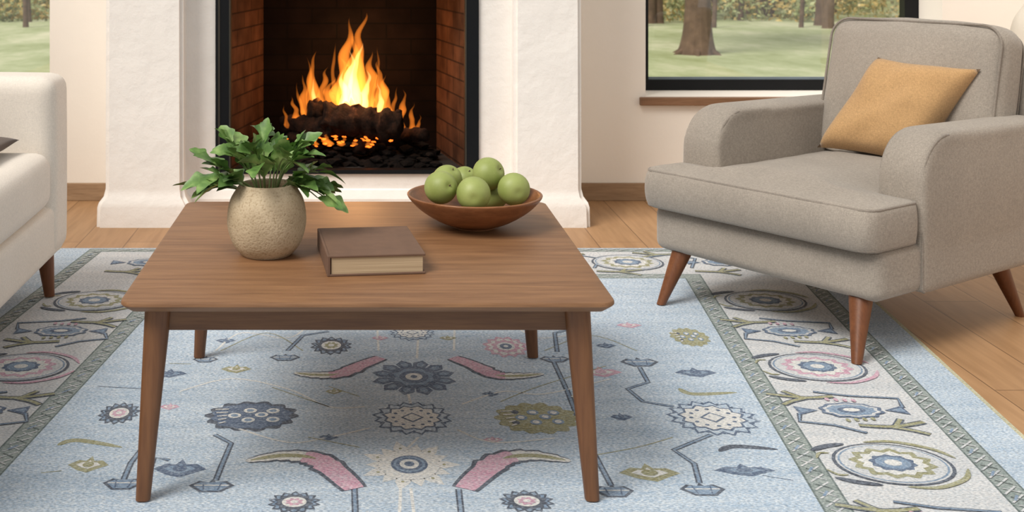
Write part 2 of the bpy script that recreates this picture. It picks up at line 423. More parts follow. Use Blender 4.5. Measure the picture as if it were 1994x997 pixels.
def charmat(name,a,b_,c):
    m,nt,b=newmat(name); v=coords(nt,(1,1,1)); n=N(nt,'ShaderNodeTexNoise',Scale=22.0,Detail=8.0,Roughness=.7); nt.links.new(v,n.inputs['Vector'])
    nt.links.new(ramp(nt,n.outputs[0],[(.35,lin(a)),(.6,lin(b_)),(.78,lin(c))]),b.inputs['Base Color'])
    b.inputs['Roughness'].default_value=.95; b.inputs['Specular IOR Level'].default_value=.15; bump(nt,b,n.outputs[0],1.0,.02)
    return m
M_char=charmat('charred_wood','#0a0604','#2c1a11','#603c26')
M_ash=charmat('dark_coals','#070504','#160f0b','#34241a')
def FW(x,y,Y): return Vector(((x-VX)*Y/F,Y,H-(y-VY)*Y/F))
bm=bmesh.new()
def log(x0,y0,Y0,x1,y1,Y1,r,seed):
    a=FW(x0,y0,Y0); b_=FW(x1,y1,Y1); n0=len(bm.verts)
    K=24; pts=[a.lerp(b_,i/K) for i in range(K+1)]
    tube(bm,pts,[r*(.8 if i in (0,K) else 1)*(1+.12*math.sin(i*1.3+seed)) for i in range(K+1)],22)
    bm.verts.ensure_lookup_table()
    for v in bm.verts[n0:]:
        d=noise.noise_vector(v.co*16+Vector((seed,0,0)))*r*.35+noise.noise_vector(v.co*45+Vector((seed,0,0)))*r*.22; v.co+=d
log(632,230,5.72,776,243,5.66,.066,1)
log(600,215,5.78,700,232,5.84,.050,2)
log(548,242,5.80,650,252,5.70,.046,3)
log(612,203,5.84,668,228,5.74,.036,4)
log(560,272,5.72,690,262,5.92,.034,5)
log(690,285,5.68,800,262,5.86,.032,6)
log(740,262,5.9,830,262,5.72,.028,9)
obj('firewood_logs',bm,M_char)
bm=bmesh.new()
for i in range(330):
    X=random.uniform(-.40,.34); Y=random.uniform(5.58,6.02); r=random.uniform(.010,.028)
    k=1-((X+.04)/.42)**2*.7
    z=.215+random.uniform(0,.08)*max(.15,k)*(1.2 if Y>5.65 else .5)
    n0=len(bm.verts); bmesh.ops.create_icosphere(bm,subdivisions=1,radius=r); bm.verts.ensure_lookup_table()
    for v in bm.verts[n0:]: v.co=Vector((v.co.x*1.6,v.co.y*1.2,v.co.z*.7))*(1+random.uniform(-.35,.35))+Vector((X,Y,z))
obj('ash_and_coals',bm,M_ash,smooth=False,parent=fp)
bm=bmesh.new()
for i in range(40):
    x=random.choice([random.gauss(640,26),random.gauss(715,8),random.gauss(600,12),random.gauss(690,50)]); y=random.uniform(264,286); Y=random.uniform(5.62,5.7)
    p=FW(x,y,Y); n0=len(bm.verts); bmesh.ops.create_icosphere(bm,subdivisions=1,radius=random.uniform(.003,.009)); bm.verts.ensure_lookup_table()
    for v in bm.verts[n0:]: v.co=Vector((v.co.x*1.6,v.co.y,v.co.z*.7))*(1+random.uniform(-.35,.35))+p
obj('glowing_embers',bm,emis('ember',(1,.16,.015,1),2.6),smooth=False,parent=fp)

# flames
M_fl=volem('flame_outer',(1,.25,.026,1),34)
M_fl2=volem('flame_core',(1,.45,.14,1),95)
bm=bmesh.new(); bmc=bmesh.new()
def tongue(bm,x0,y0,x1,y1,w,Y,seed,wob=.25,flat=.7):
    a=FW(x0,y0,Y); b_=FW(x1,y1,Y); K=30; pts=[]; rs=[]
    for i in range(K+1):
        t=i/K; p=a.lerp(b_,t); p.x+=math.sin(t*6.0+seed)*w*Y/F*wob*(t**.7)*1.3*(1-.5*t)+ (noise.noise(Vector((t*4,seed,0)))*w*Y/F*.45)*t; p.y+=math.sin(t*5+seed*2)*.012*t
        r=(w/2)*Y/F*min(1,(t/.18+.12))**.6*(1-t)**.85*(1+.2*math.sin(t*11+seed*3))
        pts.append(p); rs.append(max(r,.0006))
    n=12; R=[]
    for p,r in zip(pts,rs):
        R.append([bm.verts.new(p+Vector((math.cos(2*math.pi*k/n)*r,math.sin(2*math.pi*k/n)*r*flat,0))) for k in range(n)])
    for A,B in zip(R,R[1:]):
        for k in range(n): bm.faces.new((A[k],A[(k+1)%n],B[(k+1)%n],B[k]))
    bm.faces.new(R[0][::-1]); bm.faces.new(R[-1])
T=[(688,228,708,25,56,5.80,1.0),(676,226,674,34,46,5.84,2.2),(668,226,660,110,46,5.78,3.1),(715,228,724,100,44,5.82,4.3),
(738,232,742,118,38,5.80,5.0),(752,236,753,145,28,5.76,6.4),(610,222,610,100,32,5.86,7.2),(622,222,634,130,28,5.82,8.3),
(596,232,588,145,24,5.80,9.1),(582,240,566,188,20,5.76,10.5),(772,250,790,175,24,5.78,11.2),(800,262,806,200,18,5.80,12.9),(815,265,816,222,12,5.82,2.9),
(640,218,645,150,34,5.86,13.4),(560,250,552,205,12,5.74,4.4),(700,226,694,62,40,5.88,5.6),(655,224,650,84,18,5.88,1.7),(605,225,600,112,16,5.9,3.7),
(590,228,578,160,12,5.84,6.9),(764,240,770,168,14,5.84,8.8),(728,230,736,92,16,5.87,9.9),(785,256,782,210,12,5.8,1.9),
(640,285,636,258,26,5.66,1.2),(615,283,610,262,20,5.66,2.7),(665,285,668,264,18,5.66,3.9),(715,288,716,268,14,5.64,5.1),(597,285,592,262,12,5.66,6.1),(690,284,694,268,14,5.66,7.9)]
for t in T: tongue(bm,*t)
for t in [(688,224,700,84,32,5.80,1.4),(680,226,678,96,34,5.83,2.5),(672,224,668,136,32,5.8,4.5),(708,226,714,135,28,5.81,3.3),(612,224,612,150,14,5.85,7.0),(738,232,740,160,18,5.80,5.2)]: tongue(bmc,*t)
fire=empty('fire')
obj('flames',bm,M_fl,parent=fire); obj('flame_core',bmc,M_fl2,parent=fire)
for i,(p,e) in enumerate([((-.03,5.68,.60),6.5),((.0,5.9,.75),5)]):
    l=bpy.data.lights.new('fire_glow','POINT'); l.energy=e; l.color=(1,.50,.20); l.shadow_soft_size=.12
    o=bpy.data.objects.new('fire_glow',l); o.location=p; col.objects.link(o); o.parent=fire

# ---------------------------------------------------------------- RUG
RY0=.95; RY1=4.966
def rc(Y): return .304-.1*(RY1-Y)
RZ=.008
RC={'blue':rugmat('rug_blue','#acc2d8',.6,'#e0e8ee'),'navy':rugmat('rug_navy','#50627f',.36,'#a8b6c6'),'ivory':rugmat('rug_ivory','#e0dfde',.35,'#cbd3da'),
'green':rugmat('rug_green','#8a9692',.45,'#bfc7c4'),'dgreen':rugmat('rug_dark_green','#606e6c',.35,'#a0aaa9'),'pink':rugmat('rug_pink','#d69fb5',.42,'#dcd3da'),
'olive':rugmat('rug_olive','#9f9b72',.4,'#c5c8b6'),'cream':rugmat('rug_cream','#efece5',.25,'#d0dae4'),'mid':rugmat('rug_midblue','#7b94b0',.4,'#b7c5d3'),'bind':rugmat('rug_binding','#c9c4a4',.2,'#dcd8c0'),
'char':rugmat('rug_charcoal','#4b515e',.35,'#959fac')}
RK=list(RC); RI={k:i for i,k in enumerate(RK)}
bm=bmesh.new()
c0,c1=rc(RY0),rc(RY1)
base=[(c0-1.5,RY0),(c0+1.5,RY0),(c1+1.5,RY1),(c1-1.5,RY1)]
prism(bm,base,0.0005,RZ,'z',RI['blue'])
layer_eps=.00028
MO=[0]
def nxt(): MO[0]=(MO[0]+1)%9
def poly(pts,c,L):
    z=RZ+(L+MO[0]*.1)*layer_eps
    try:
        f=bm.faces.new([bm.verts.new((p[0],p[1],z)) for p in pts]); f.material_index=RI[c]
        f.normal_update()
        if f.normal.z<0: f.normal_flip()
    except Exception: pass
def band(s0,s1,Y0,Y1,c,L):
    poly([(rc(Y0)+s0,Y0),(rc(Y0)+s1,Y0),(rc(Y1)+s1,Y1),(rc(Y1)+s0,Y1)],c,L)
def frame(d,c,L):
    band(-1.5+d[0],1.5-d[0],RY0+d[1],RY1-d[1],c,L)
frame((.012,.006),'blue',1)
band(1.488,1.5,RY0,RY1,'bind',1); band(-1.5,-1.488,RY0,RY1,'bind',1)
frame((.13,.015),'dgreen',2); frame((.135,.020),'green',3); frame((.185,.060),'dgreen',4); frame((.190,.065),'ivory',5)
frame((.535,.40),'dgreen',6); frame((.540,.405),'green',7); frame((.594,.457),'dgreen',8); frame((.599,.462),'blue',9)
BL=10
def W(s,Y): return (rc(Y)+s,Y)
def stroke(pts,w,c,L,taper=False,sm=True,n_=True):
    if n_: nxt()
    P=[Vector(p) for p in pts]
    if sm and len(P)>2: P=smoothprof(P,6)
    l=[];r=[]; K=len(P)
    for i,p in enumerate(P):
        t=(P[min(i+1,K-1)]-P[max(i-1,0)]).normalized(); n=Vector((-t.y,t.x))
        ww=w/2*((1-abs(2*i/(K-1)-1)**3*.85) if taper else 1)
        l.append(p+n*ww); r.append(p-n*ww)
    for i in range(K-1): poly([l[i],l[i+1],r[i+1],r[i]],c,L)
def ell(cx,cy,rx,ry,c,L,n=20): poly([(cx+math.cos(2*math.pi*k/n)*rx,cy+math.sin(2*math.pi*k/n)*ry) for k in range(n)],c,L)
def jag(cx,cy,rx,ry,n,amp,c,L,seed=0,k=4,ph=0):
    pts=[]
    for i in range(n*k):
        a=2*math.pi*i/(n*k)+ph; s=(i%k)/k
        f=1-amp*abs(2*s-1)+ .05*noise.noise(Vector((math.cos(a)*2,math.sin(a)*2,seed)))
        pts.append((cx+math.cos(a)*rx*f,cy+math.sin(a)*ry*f))
    poly(pts,c,L)
def ring(cx,cy,rx,ry,c,c2,L,t=.8): ell(cx,cy,rx,ry,c,L,28); ell(cx,cy,rx*t,ry*t,c2,L+1,28)
def fl(x,y):
    Y=F*H/(y-VY); return ((x-VX)*Y/F,Y)
def dims(y,w,h):
    Y=F*H/(y-VY); return w/2*Y/F, h/2*Y*Y/(F*H)
def medal(x,y,w,h,kind,seed=0):
    nxt()
    cx,cy=fl(x,y); rx,ry=dims(y,w,h)
    if kind=='navy_star':
        for k in range(12):
            a=2*math.pi*k/12+math.pi/12; d=(math.cos(a),math.sin(a)); e=(-d[1],d[0])
            def pt(r_,s_): return (cx+d[0]*rx*r_+e[0]*rx*s_,cy+d[1]*ry*r_+e[1]*ry*s_)
            poly([pt(.40,.10),pt(.70,.17),pt(.80,.19),pt(1,0),pt(.80,-.19),pt(.70,-.17),pt(.40,-.10)],'navy',BL)
            poly([pt(.62,.06),pt(.78,.09),pt(.88,0),pt(.78,-.09),pt(.62,-.06)],'mid',BL+1)
        jag(cx,cy,rx*.62,ry*.62,10,.14,'navy',BL+2); jag(cx,cy,rx*.50,ry*.50,8,.16,'mid',BL+3); ell(cx,cy,rx*.34,ry*.34,'navy',BL+4); ell(cx,cy,rx*.20,ry*.20,'cream',BL+5); ell(cx,cy,rx*.08,ry*.08,'navy',BL+6)
    elif kind=='outline':
        jag(cx,cy,rx,ry,16,.20,'navy',BL,seed); jag(cx,cy,rx*.92,ry*.92,16,.20,'blue',BL+1,seed)
        jag(cx,cy,rx*.76,ry*.76,12,.16,'navy',BL+2,seed); jag(cx,cy,rx*.69,ry*.69,12,.16,'cream',BL+3,seed)
        for k in range(16):
            a=2*math.pi*k/16; ell(cx+math.cos(a)*rx*.84,cy+math.sin(a)*ry*.84,rx*.035,ry*.035,'navy',BL+2,8)
        for k in range(12):
            a=2*math.pi*k/12; ell(cx+math.cos(a)*rx*.47,cy+math.sin(a)*ry*.47,rx*.05,ry*.05,'navy',BL+4,8)
        poly([(cx-rx*.29,cy),(cx,cy+ry*.29),(cx+rx*.29,cy),(cx,cy-ry*.29)],'navy',BL+4); poly([(cx-rx*.22,cy),(cx,cy+ry*.22),(cx+rx*.22,cy),(cx,cy-ry*.22)],'cream',BL+5)
    elif kind=='cream_star':
        for k in range(14):
            a=2*math.pi*k/14; d=(math.cos(a),math.sin(a)); e=(-d[1],d[0]); q_=1 if k%2==0 else .86
            poly([(cx+d[0]*rx*.4+e[0]*rx*.16,cy+d[1]*ry*.4+e[1]*ry*.16),(cx+d[0]*rx*.72*q_+e[0]*rx*.14,cy+d[1]*ry*.72*q_+e[1]*ry*.14),(cx+d[0]*rx*q_,cy+d[1]*ry*q_),(cx+d[0]*rx*.72*q_-e[0]*rx*.14,cy+d[1]*ry*.72*q_-e[1]*ry*.14),(cx+d[0]*rx*.4-e[0]*rx*.16,cy+d[1]*ry*.4-e[1]*ry*.16)],'cream',BL)
            if k%2==0: ell(cx+d[0]*rx*.68,cy+d[1]*ry*.68,rx*.035,ry*.035,'olive',BL+1,8)
        ell(cx,cy,rx*.60,ry*.60,'cream',BL+2); ring(cx,cy,rx*.36,ry*.36,'navy','mid',BL+3,.86); ell(cx,cy,rx*.26,ry*.26,'navy',BL+5); ell(cx,cy,rx*.19,ry*.19,'cream',BL+6); ell(cx,cy,rx*.10,ry*.10,'navy',BL+7)
    elif kind in ('dark','olive'):
        c='char' if kind=='dark' else 'olive'; dd='cream' if kind=='dark' else 'mid'
        jag(cx,cy,rx,ry,14,.16,c,BL,seed,5,.2)
        jag(cx,cy,rx*.86,ry*.84,12,.12,'navy' if kind=='dark' else 'olive',BL+1,seed)
        if kind=='olive':
            for (dx,dy) in ((-.45,.35),(-.5,-.3)): ell(cx+rx*dx,cy+ry*dy,rx*.09,ry*.12,'char',BL+2,10)
        for (dx,dy) in ((-.05,.32),(.2,.05),(-.05,-.28),(-.35,0),(.42,.3),(.45,-.25)):
            ell(cx+rx*dx,cy+ry*dy,rx*.14,ry*.16,dd,BL+3,12); ell(cx+rx*dx,cy+ry*dy,rx*.08,ry*.09,'mid' if kind=='dark' else 'cream',BL+4,10)
        for k in range(5): stroke([(cx-rx*(.62+.04*k),cy-ry*(.5-.22*k)),(cx-rx*.5,cy-ry*(.4-.2*k))],.006,'cream',BL+5,n_=False)
    elif kind=='pinkros':
        jag(cx,cy,rx,ry,12,.2,'pink',BL,seed); jag(cx,cy,rx*.8,ry*.8,12,.2,'cream',BL+1,seed); jag(cx,cy,rx*.64,ry*.64,10,.2,'pink',BL+2); ell(cx,cy,rx*.38,ry*.38,'cream',BL+3); ell(cx,cy,rx*.26,ry*.26,'navy',BL+4); ell(cx,cy,rx*.1,ry*.1,'cream',BL+5)
    elif kind=='navyros':
        jag(cx,cy,rx,ry,14,.22,'char',BL,seed); jag(cx,cy,rx*.86,ry*.86,14,.2,'mid',BL+1,seed); jag(cx,cy,rx*.76,ry*.76,12,.18,'char',BL+2); ell(cx,cy,rx*.46,ry*.46,'cream',BL+3); jag(cx,cy,rx*.36,ry*.36,8,.3,'pink' if seed%2 else 'olive',BL+4); ell(cx,cy,rx*.14,ry*.14,'cream',BL+5)
    elif kind in ('loz','lozp','lozo'):
        c={'loz':'navy','lozp':'pink','lozo':'olive'}[kind]
        pts=[(-1,0),(-.55,.55),(-.2,.45),(0,1),(.2,.45),(.6,.5),(1,-.05),(.5,-.5),(.1,-.9),(-.45,-.6)]
        poly([(cx+a*rx,cy+b*ry) for a,b in pts],c,BL); poly([(cx+a*rx*.6,cy+b*ry*.55) for a,b in pts],'mid' if kind=='loz' else 'cream',BL+1); ell(cx,cy,rx*.28,ry*.32,c,BL+2,10)
    elif kind=='bud':
        poly([(cx-rx,cy),(cx-rx*.6,cy+ry*.7),(cx-rx*.15,cy+ry*.5),(cx,cy+ry),(cx+rx*.15,cy+ry*.5),(cx+rx*.6,cy+ry*.7),(cx+rx,cy),(cx+rx*.45,cy-ry),(cx-rx*.45,cy-ry)],'char',BL)
        poly([(cx-rx*.8,cy),(cx-rx*.5,cy+ry*.5),(cx+rx*.5,cy+ry*.5),(cx+rx*.8,cy),(cx+rx*.38,cy-ry*.8),(cx-rx*.38,cy-ry*.8)],'mid',BL+1)
        stroke([(cx-rx*.75,cy),(cx+rx*.75,cy)],.005,'cream',BL+2,n_=False)
        stroke([(cx-rx*.3,cy-ry*.7),(cx-rx*.4,cy+ry*.4)],.003,'navy',BL+3,n_=False); stroke([(cx+rx*.3,cy-ry*.7),(cx+rx*.4,cy+ry*.4)],.003,'navy',BL+3,n_=False)
def pl(pts,w,c,L=0,taper=False,sm=True): stroke([fl(*p) for p in pts],w,c,BL+L,taper,sm)
def leafrug(pts,w,c1='pink',c2='olive'):
    nxt()
    P=[Vector(fl(*p)) for p in pts]; P=smoothprof(P,10); K=len(P)
    for s,L in ((1.0,2),(.74,3)):
        l=[];r=[]
        for i,p in enumerate(P):
            t=i/(K-1); tg=(P[min(i+1,K-1)]-P[max(i-1,0)]).normalized(); n=Vector((-tg.y,tg.x))
            ww=w/2*math.sin(math.pi*min(1,t*.78+.22))**.55*s
            j=.28*(i%4)/3 if t>.3 else 0
            l.append(p+n*ww*(1+j)); r.append(p-n*ww*(1+j*.5))
        for i in range(K-1): poly([l[i],l[i+1],r[i+1],r[i]],'char' if s==1 else (c1 if i<K*.58 else 'cream'),BL+L)
    a=int(K*.50)
    stroke(P[a:K-2],w*.26,c2,BL+4,True,n_=False)
medal(806,742,168,70,'navy_star'); medal(803,822,158,66,'outline',1); medal(797,914,200,98,'cream_star')
medal(490,818,190,62,'dark',2); medal(1045,822,172,64,'olive',3); medal(1388,822,178,70,'outline',4); medal(232,813,82,44,'navyros',5)
medal(573,988,105,44,'navyros',7); medal(1026,986,110,46,'navyros',9); medal(985,682,92,42,'pinkros'); medal(645,680,84,36,'navyros',8)
medal(1343,663,78,38,'olive',6)
medal(803,655,90,30,'outline')
leafrug([(742,704),(705,718),(660,736),(612,738),(572,734)],.064); leafrug([(882,704),(920,718),(965,738),(1012,740),(1060,736)],.064)
leafrug([(690,962),(655,930),(615,903),(550,897),(478,908)],.078); leafrug([(905,962),(940,930),(980,903),(1040,897),(1112,908)],.078)
for p in ([(1245,722),(1262,752),(1222,765),(1252,790),(1312,800)],[(1385,855),(1312,885),(1352,912),(1362,950)],[(418,855),(450,872),(432,915),(420,945)],
 [(1075,705),(1105,770),(1140,860),(1190,955)],[(690,958),(692,1010)],[(893,962),(898,1010)],[(285,872),(255,910),(240,945)],[(560,690),(590,660),(640,652)],[(1085,692),(1080,655),(1150,640)],[(330,905),(300,900),(290,930)]):
    sm_=len(p)<3
    pl(p,.015,'char',sm=sm_); MO[0]=(MO[0]-1)%9; pl(p,.007,'mid',1,sm=sm_)
for x,y,w,h,k in ((1245,712,76,18,'bud'),(1368,962,90,26,'bud'),(412,955,90,26,'bud'),(1195,965,80,26,'bud'),(240,950,80,26,'bud'),(1080,706,60,14,'bud'),(400,707,50,12,'bud'),(555,703,60,14,'bud'),
 (1170,732,84,22,'lozp'),(1265,930,120,38,'lozo'),(172,914,80,34,'lozo'),(350,922,104,38,'loz'),(1355,733,82,20,'loz'),(1450,925,120,26,'loz'),(460,726,60,18,'lozo'),(330,735,70,18,'loz'),(1225,640,50,12,'lozp'),
 (650,770,34,12,'lozo'),(955,775,34,12,'loz'),(1210,820,44,16,'loz'),(330,800,40,14,'lozp'),(640,860,40,14,'loz'),(960,865,40,14,'lozp'),(740,665,34,10,'lozp'),(872,665,34,10,'lozo'),(1180,680,40,12,'loz'),(440,670,40,12,'loz'),(1120,780,30,10,'lozo')): medal(x,y,w,h,k)
for p,c in (([(1322,764),(1350,775),(1435,772)],'olive'),([(1400,888),(1430,878),(1515,884)],'char'),([(112,876),(150,866),(238,880)],'olive'),([(1485,935),(1545,945)],'navy'),([(80,930),(120,926)],'olive'),([(190,760),(280,765)],'char'),([(330,715),(372,716)],'olive')): pl(p,.022,c,0,True)
for p in ([(735,650),(737,690)],[(885,650),(884,690)],[(600,640),(560,665),(470,655),(420,690)],[(1000,640),(1050,665),(1130,655)],[(350,770),(450,745),(560,765),(640,800),(710,800)],[(900,795),(980,770),(1060,775),(1190,745)],[(455,840),(560,870),(640,860),(720,842)],[(890,845),(960,870),(1080,862)],[(815,860),(790,885)],[(780,960),(778,1010)],[(800,960),(806,1010)],[(815,650),(812,705)],[(795,775),(800,795)]):
    pl(p,.007,'cream')
for p in ([(530,762),(640,800)],[(975,790),(1050,760),(1180,720)],[(1240,690),(1150,660),(1060,690)],[(430,690),(520,655),(590,690)],[(600,860),(700,880)],[(640,760),(700,780)],[(1130,900),(1240,880),(1310,860)]): pl(p,.004,'olive')
# borders
def rosette(cx,cy,c,seed):
    nxt()
    ring(cx,cy,.135,.118,'char','ivory',BL,.94); ring(cx,cy,.122,.106,'mid','ivory',BL+2,.96); jag(cx,cy,.100,.088,12,.18,c,BL+4,seed); jag(cx,cy,.080,.070,12,.18,'cream',BL+5,seed); jag(cx,cy,.055,.048,10,.15,'navy',BL+6,seed); ell(cx,cy,.040,.036,'mid',BL+7,12); ell(cx,cy,.020,.018,'cream',BL+8,10)
def lozenge(cx,cy,sg):
    nxt()
    jag(cx,cy,.085,.056,10,.12,'navy',BL+1,3); jag(cx,cy,.074,.047,10,.12,'ivory',BL+2,3); jag(cx,cy,.064,.039,10,.12,'mid',BL+3,3); ell(cx,cy,.036,.022,'navy',BL+4,12); ell(cx,cy,.022,.012,'cream',BL+5,12)
    for s in (-1,1):
        poly([(cx+s*.085,cy),(cx+s*.14,cy+.03),(cx+s*.14,cy-.03)],'navy',BL+1); poly([(cx+s*.105,cy),(cx+s*.134,cy+.016),(cx+s*.134,cy-.016)],'mid',BL+2)
def vine(a,w=.014):
    stroke(a,w,'char',BL,sm=False); stroke(a,w*.4,'mid',BL+1.5,sm=False,n_=False)
def fork(cx,cy,sg,c='olive'):
    for w,c_,L in ((.024,'char',1),(.014,c,2)):
        stroke([(cx-sg*.02,cy),(cx+sg*.06,cy-.01),(cx+sg*.15,cy+.02)],w,c_,BL+L,n_=(L==1))
        stroke([(cx+sg*.05,cy-.01),(cx+sg*.10,cy-.035),(cx+sg*.13,cy-.06)],w*.9,c_,BL+L+.05,n_=False)
        stroke([(cx+sg*.07,cy-.005),(cx+sg*.10,cy+.04)],w*.8,c_,BL+L+.1,n_=False)
i=0
Y=2.891-.332*5
while Y<RY1-.45:
    for sg in (-1,1):
        cx,cy=W(sg*1.125,Y)
        if i%2==1:
            cc='pink' if (i//2)%2==1 else 'olive'
            rosette(cx,cy,cc,i)
            for d in (-1,1):
                stroke([(cx-.02,cy+d*.125),(cx+.05,cy+d*.128),(cx+.125,cy+d*.085),(cx+.158,cy+d*.03)],.014,cc,BL+2,True)
                stroke([(cx-.162,cy+d*.075),(cx-.12,cy+d*.10),(cx-.07,cy+d*.115)],.020,'char',BL+2,True)
                stroke([(cx-.165,cy+d*.03),(cx-.148,cy+d*.06),(cx-.125,cy+d*.06)],.008,'olive',BL+2,True)
        else:
            lozenge(cx,cy,sg)
            vine([(cx+sg*.14,cy+.02),(cx+sg*.155,cy+.085),(cx+sg*.03,cy+.105),(cx-sg*.05,cy+.135)])
            vine([(cx-sg*.14,cy-.02),(cx-sg*.158,cy-.075),(cx-sg*.08,cy-.10),(cx-sg*.02,cy-.15)])
            fork(cx+sg*.0,cy-.10,sg); fork(cx-sg*.03,cy+.10,-sg)
            for k in range(4): nxt(); ell(cx-.035+k*.022,cy-.070+.003*k,.006,.011,'olive',BL+6,8)
            nxt()
            for k in range(4): ell(cx-.035+k*.022,cy+.075-.003*k,.006,.011,'pink',BL+6,8)
    Y+=.332; i+=1
yb_=RY1-.235
for k in range(-3,4):
    cx=rc(yb_)+k*.36
    if k%2==0: rosette(cx,yb_,'pink' if k%4==0 else 'olive',k)
    else: lozenge(cx,yb_,1)
    vine([(cx+.10,yb_+.08),(cx+.18,yb_+.12),(cx+.27,yb_+.06),(cx+.22,yb_-.08)])
    fork(cx-.12,yb_-.125,1); fork(cx+.20,yb_+.13,-1)
for s in (.93,-.93,1.335,-1.335):
    Y=RY0+.5 if abs(s)<1 else RY0+.1; k=0
    while Y<RY1-(.5 if abs(s)<1 else .08):
        stroke([W(s-.019,Y),W(s+.019,Y+.04)],.005,'ivory',BL)
        stroke([W(s+.019,Y+.008),W(s-.012,Y+.03)],.004,'dgreen' if k%2 else 'ivory',BL+.9)
        if k%3==0: stroke([W(s-.01,Y+.01),W(s+.004,Y+.035)],.006,'mid',BL+1.8)
        Y+=.042; k+=1
for Yb in (RY1-.433,RY1-.041):
    x=-1.30 if Yb>RY1-.1 else -.9
    while x<(1.3 if Yb>RY1-.1 else .9):
        stroke([W(x,Yb-.015),W(x+.045,Yb+.015)],.005,'ivory',BL); x+=.05
bmesh.ops.triangulate(bm,faces=[f for f in bm.faces if len(f.verts)>4])
rug=obj('area_rug',bm,[RC[k] for k in RK],smooth=False,auto='keep')
RT=.0135

# ---------------------------------------------------------------- COFFEE TABLE
tcx=.013; ct=empty('coffee_table',(tcx,3.17,0))
hw=.5245; hd=.5265
bm=bmesh.new()
lev=[(.4255,-.022),(.4275,-.019),(.437,-.004),(.441,0),(.446,0),(.449,-.0012),(.45,-.004)]
R=[]
for z,e in lev:
    pp=round_poly([(-hw-e,-hd-e),(hw+e,-hd-e),(hw+e,hd+e),(-hw-e,hd+e)],.035+e)
    R.append([bm.verts.new((p[0],p[1],z)) for p in pp])
for A,B in zip(R,R[1:]):
    for k in range(len(A)): bm.faces.new((A[k],A[(k+1)%len(A)],B[(k+1)%len(A)],B[k]))
bm.faces.new(R[0][::-1]); bm.faces.new(R[-1])
o=obj('table_top',bm,M_table,parent=ct); o.data.set_sharp_from_angle(angle=math.radians(35))
z0=.3705; z1=.4256; ax=.44; ay=.455
boxo('apron_front',(-ax,ax,-ay,-ay+.022,z0,z1),M_apron_shade,.003,ct); boxo('apron_back',(-ax,ax,ay-.022,ay,z0,z1),M_apron_shade,.003,ct)
boxo('apron_left',(-ax-.01,-ax+.012,-ay,ay,z0,z1),M_apron_shade,.003,ct); boxo('apron_right',(ax-.012,ax+.01,-ay,ay,z0,z1),M_apron_shade,.003,ct)
for i,(sx,sy) in enumerate(((-1,-1),(1,-1),(1,1),(-1,1))):
    leg('leg_%d'%(i+1),(sx*.452,sy*.447,.4256),(sx*.482,sy*.468,RT),.0285,.0155,M_tleg,ct)

# ---------------------------------------------------------------- POTTED PLANT
pp=empty('potted_plant',(-.23,3.06,.4502))
bm=bmesh.new()
prof=smoothprof([(0.0,0),(.050,0),(.062,.004),(.082,.028),(.0945,.066),(.0955,.100),(.089,.134),(.076,.158),(.069,.168),(.0655,.173),(.060,.171),(.062,.160),(.07,.14),(.06,.12)],5)
lathe(bm,[(max(0,p[0]),p[1]) for p in prof]+[(0,.12)],56,wob=.02)
obj('vase',bm,M_vase,parent=pp)
bm=bmesh.new()
def leafm(bm,base,d,L,wd,roll,droop):
    d=d.normalized(); up=Vector((0,0,1)); side=d.cross(up)
    if side.length<.1: side=Vector((1,0,0))
    side.normalize(); nrm=side.cross(d).normalized()
    side=(Matrix.Rotation(roll,3,d)@side); nrm=(Matrix.Rotation(roll,3,d)@nrm)
    K=14; prev=None; ph=random.choice([0,.6,1.2])
    for i in range(K+1):
        t=i/K
        lobe=1+.20*math.sin(t*14+ph) if .2<t<.9 else 1
        w=wd*math.sin(math.pi*t**1.1)**.8*lobe if 0<t<1 else 0.0008
        c=base+d*L*t+Vector((0,0,-droop*L*t*t))
        a=bm.verts.new(c+side*w/2+nrm*w*.18); m_=bm.verts.new(c); b_=bm.verts.new(c-side*w/2+nrm*w*.18)
        if prev:
            bm.faces.new((prev[0],prev[1],m_,a)); bm.faces.new((prev[1],prev[2],b_,m_))
        prev=(a,m_,b_)
bs=bmesh.new()
random.seed(21)
def stem(az,out,dz,hi=.125,skip=.3):
    pts=[]
    for i in range(9):
        t=i/8; r=.02+out*.118*t**1.15; z=.14+(hi-.045*out**2)*math.sin(min(1,t)*math.pi*.55)+dz*t*t
        if t<.25: r=min(r,.05)
        pts.append(Vector((math.cos(az)*r,math.sin(az)*r,z)))
    tube(bs,pts,[.0026-.0012*i/8 for i in range(9)],6)
    for i in range(3,9):
        d=(pts[i]-pts[i-1]).normalized()
        for s in ((-1,1) if i<8 else (0,)):
            if random.random()<skip and i<8: continue
            dd=d+d.cross(Vector((0,0,1)))*s*random.uniform(.6,1.1)+Vector((0,0,random.uniform(-.05,.55)))
            leafm(bm,pts[i],dd,random.uniform(.056,.082),random.uniform(.031,.044),random.uniform(-.8,.8),random.uniform(.05,.45))
for k in range(11):
    az=2*math.pi*k/11*2.4+random.uniform(-.3,.3); stem(az,random.uniform(.1,.7),random.uniform(-.02,.02),random.uniform(.085,.12),.48)
PI=math.pi
for az,out,dz,hi in ((PI,1.15,-.01,.09),(PI*.95,1.05,.03,.10),(PI*1.07,.95,.0,.09),(0.05,1.0,-.045,.09),(.25,.95,-.03,.09),(-.2,.9,-.05,.09),(-.12,.9,.0,.10),(PI*1.15,.8,-.02,.09),(PI*.98,.65,.045,.11),(.1,.55,.02,.11),(PI*.6,.3,.0,.14)): stem(az,out,dz,hi,.4)
obj('foliage',bm,M_leaf,parent=pp,auto='keep'); obj('stems',bs,plain('stem_green','#5c6a3a',.6),parent=pp)

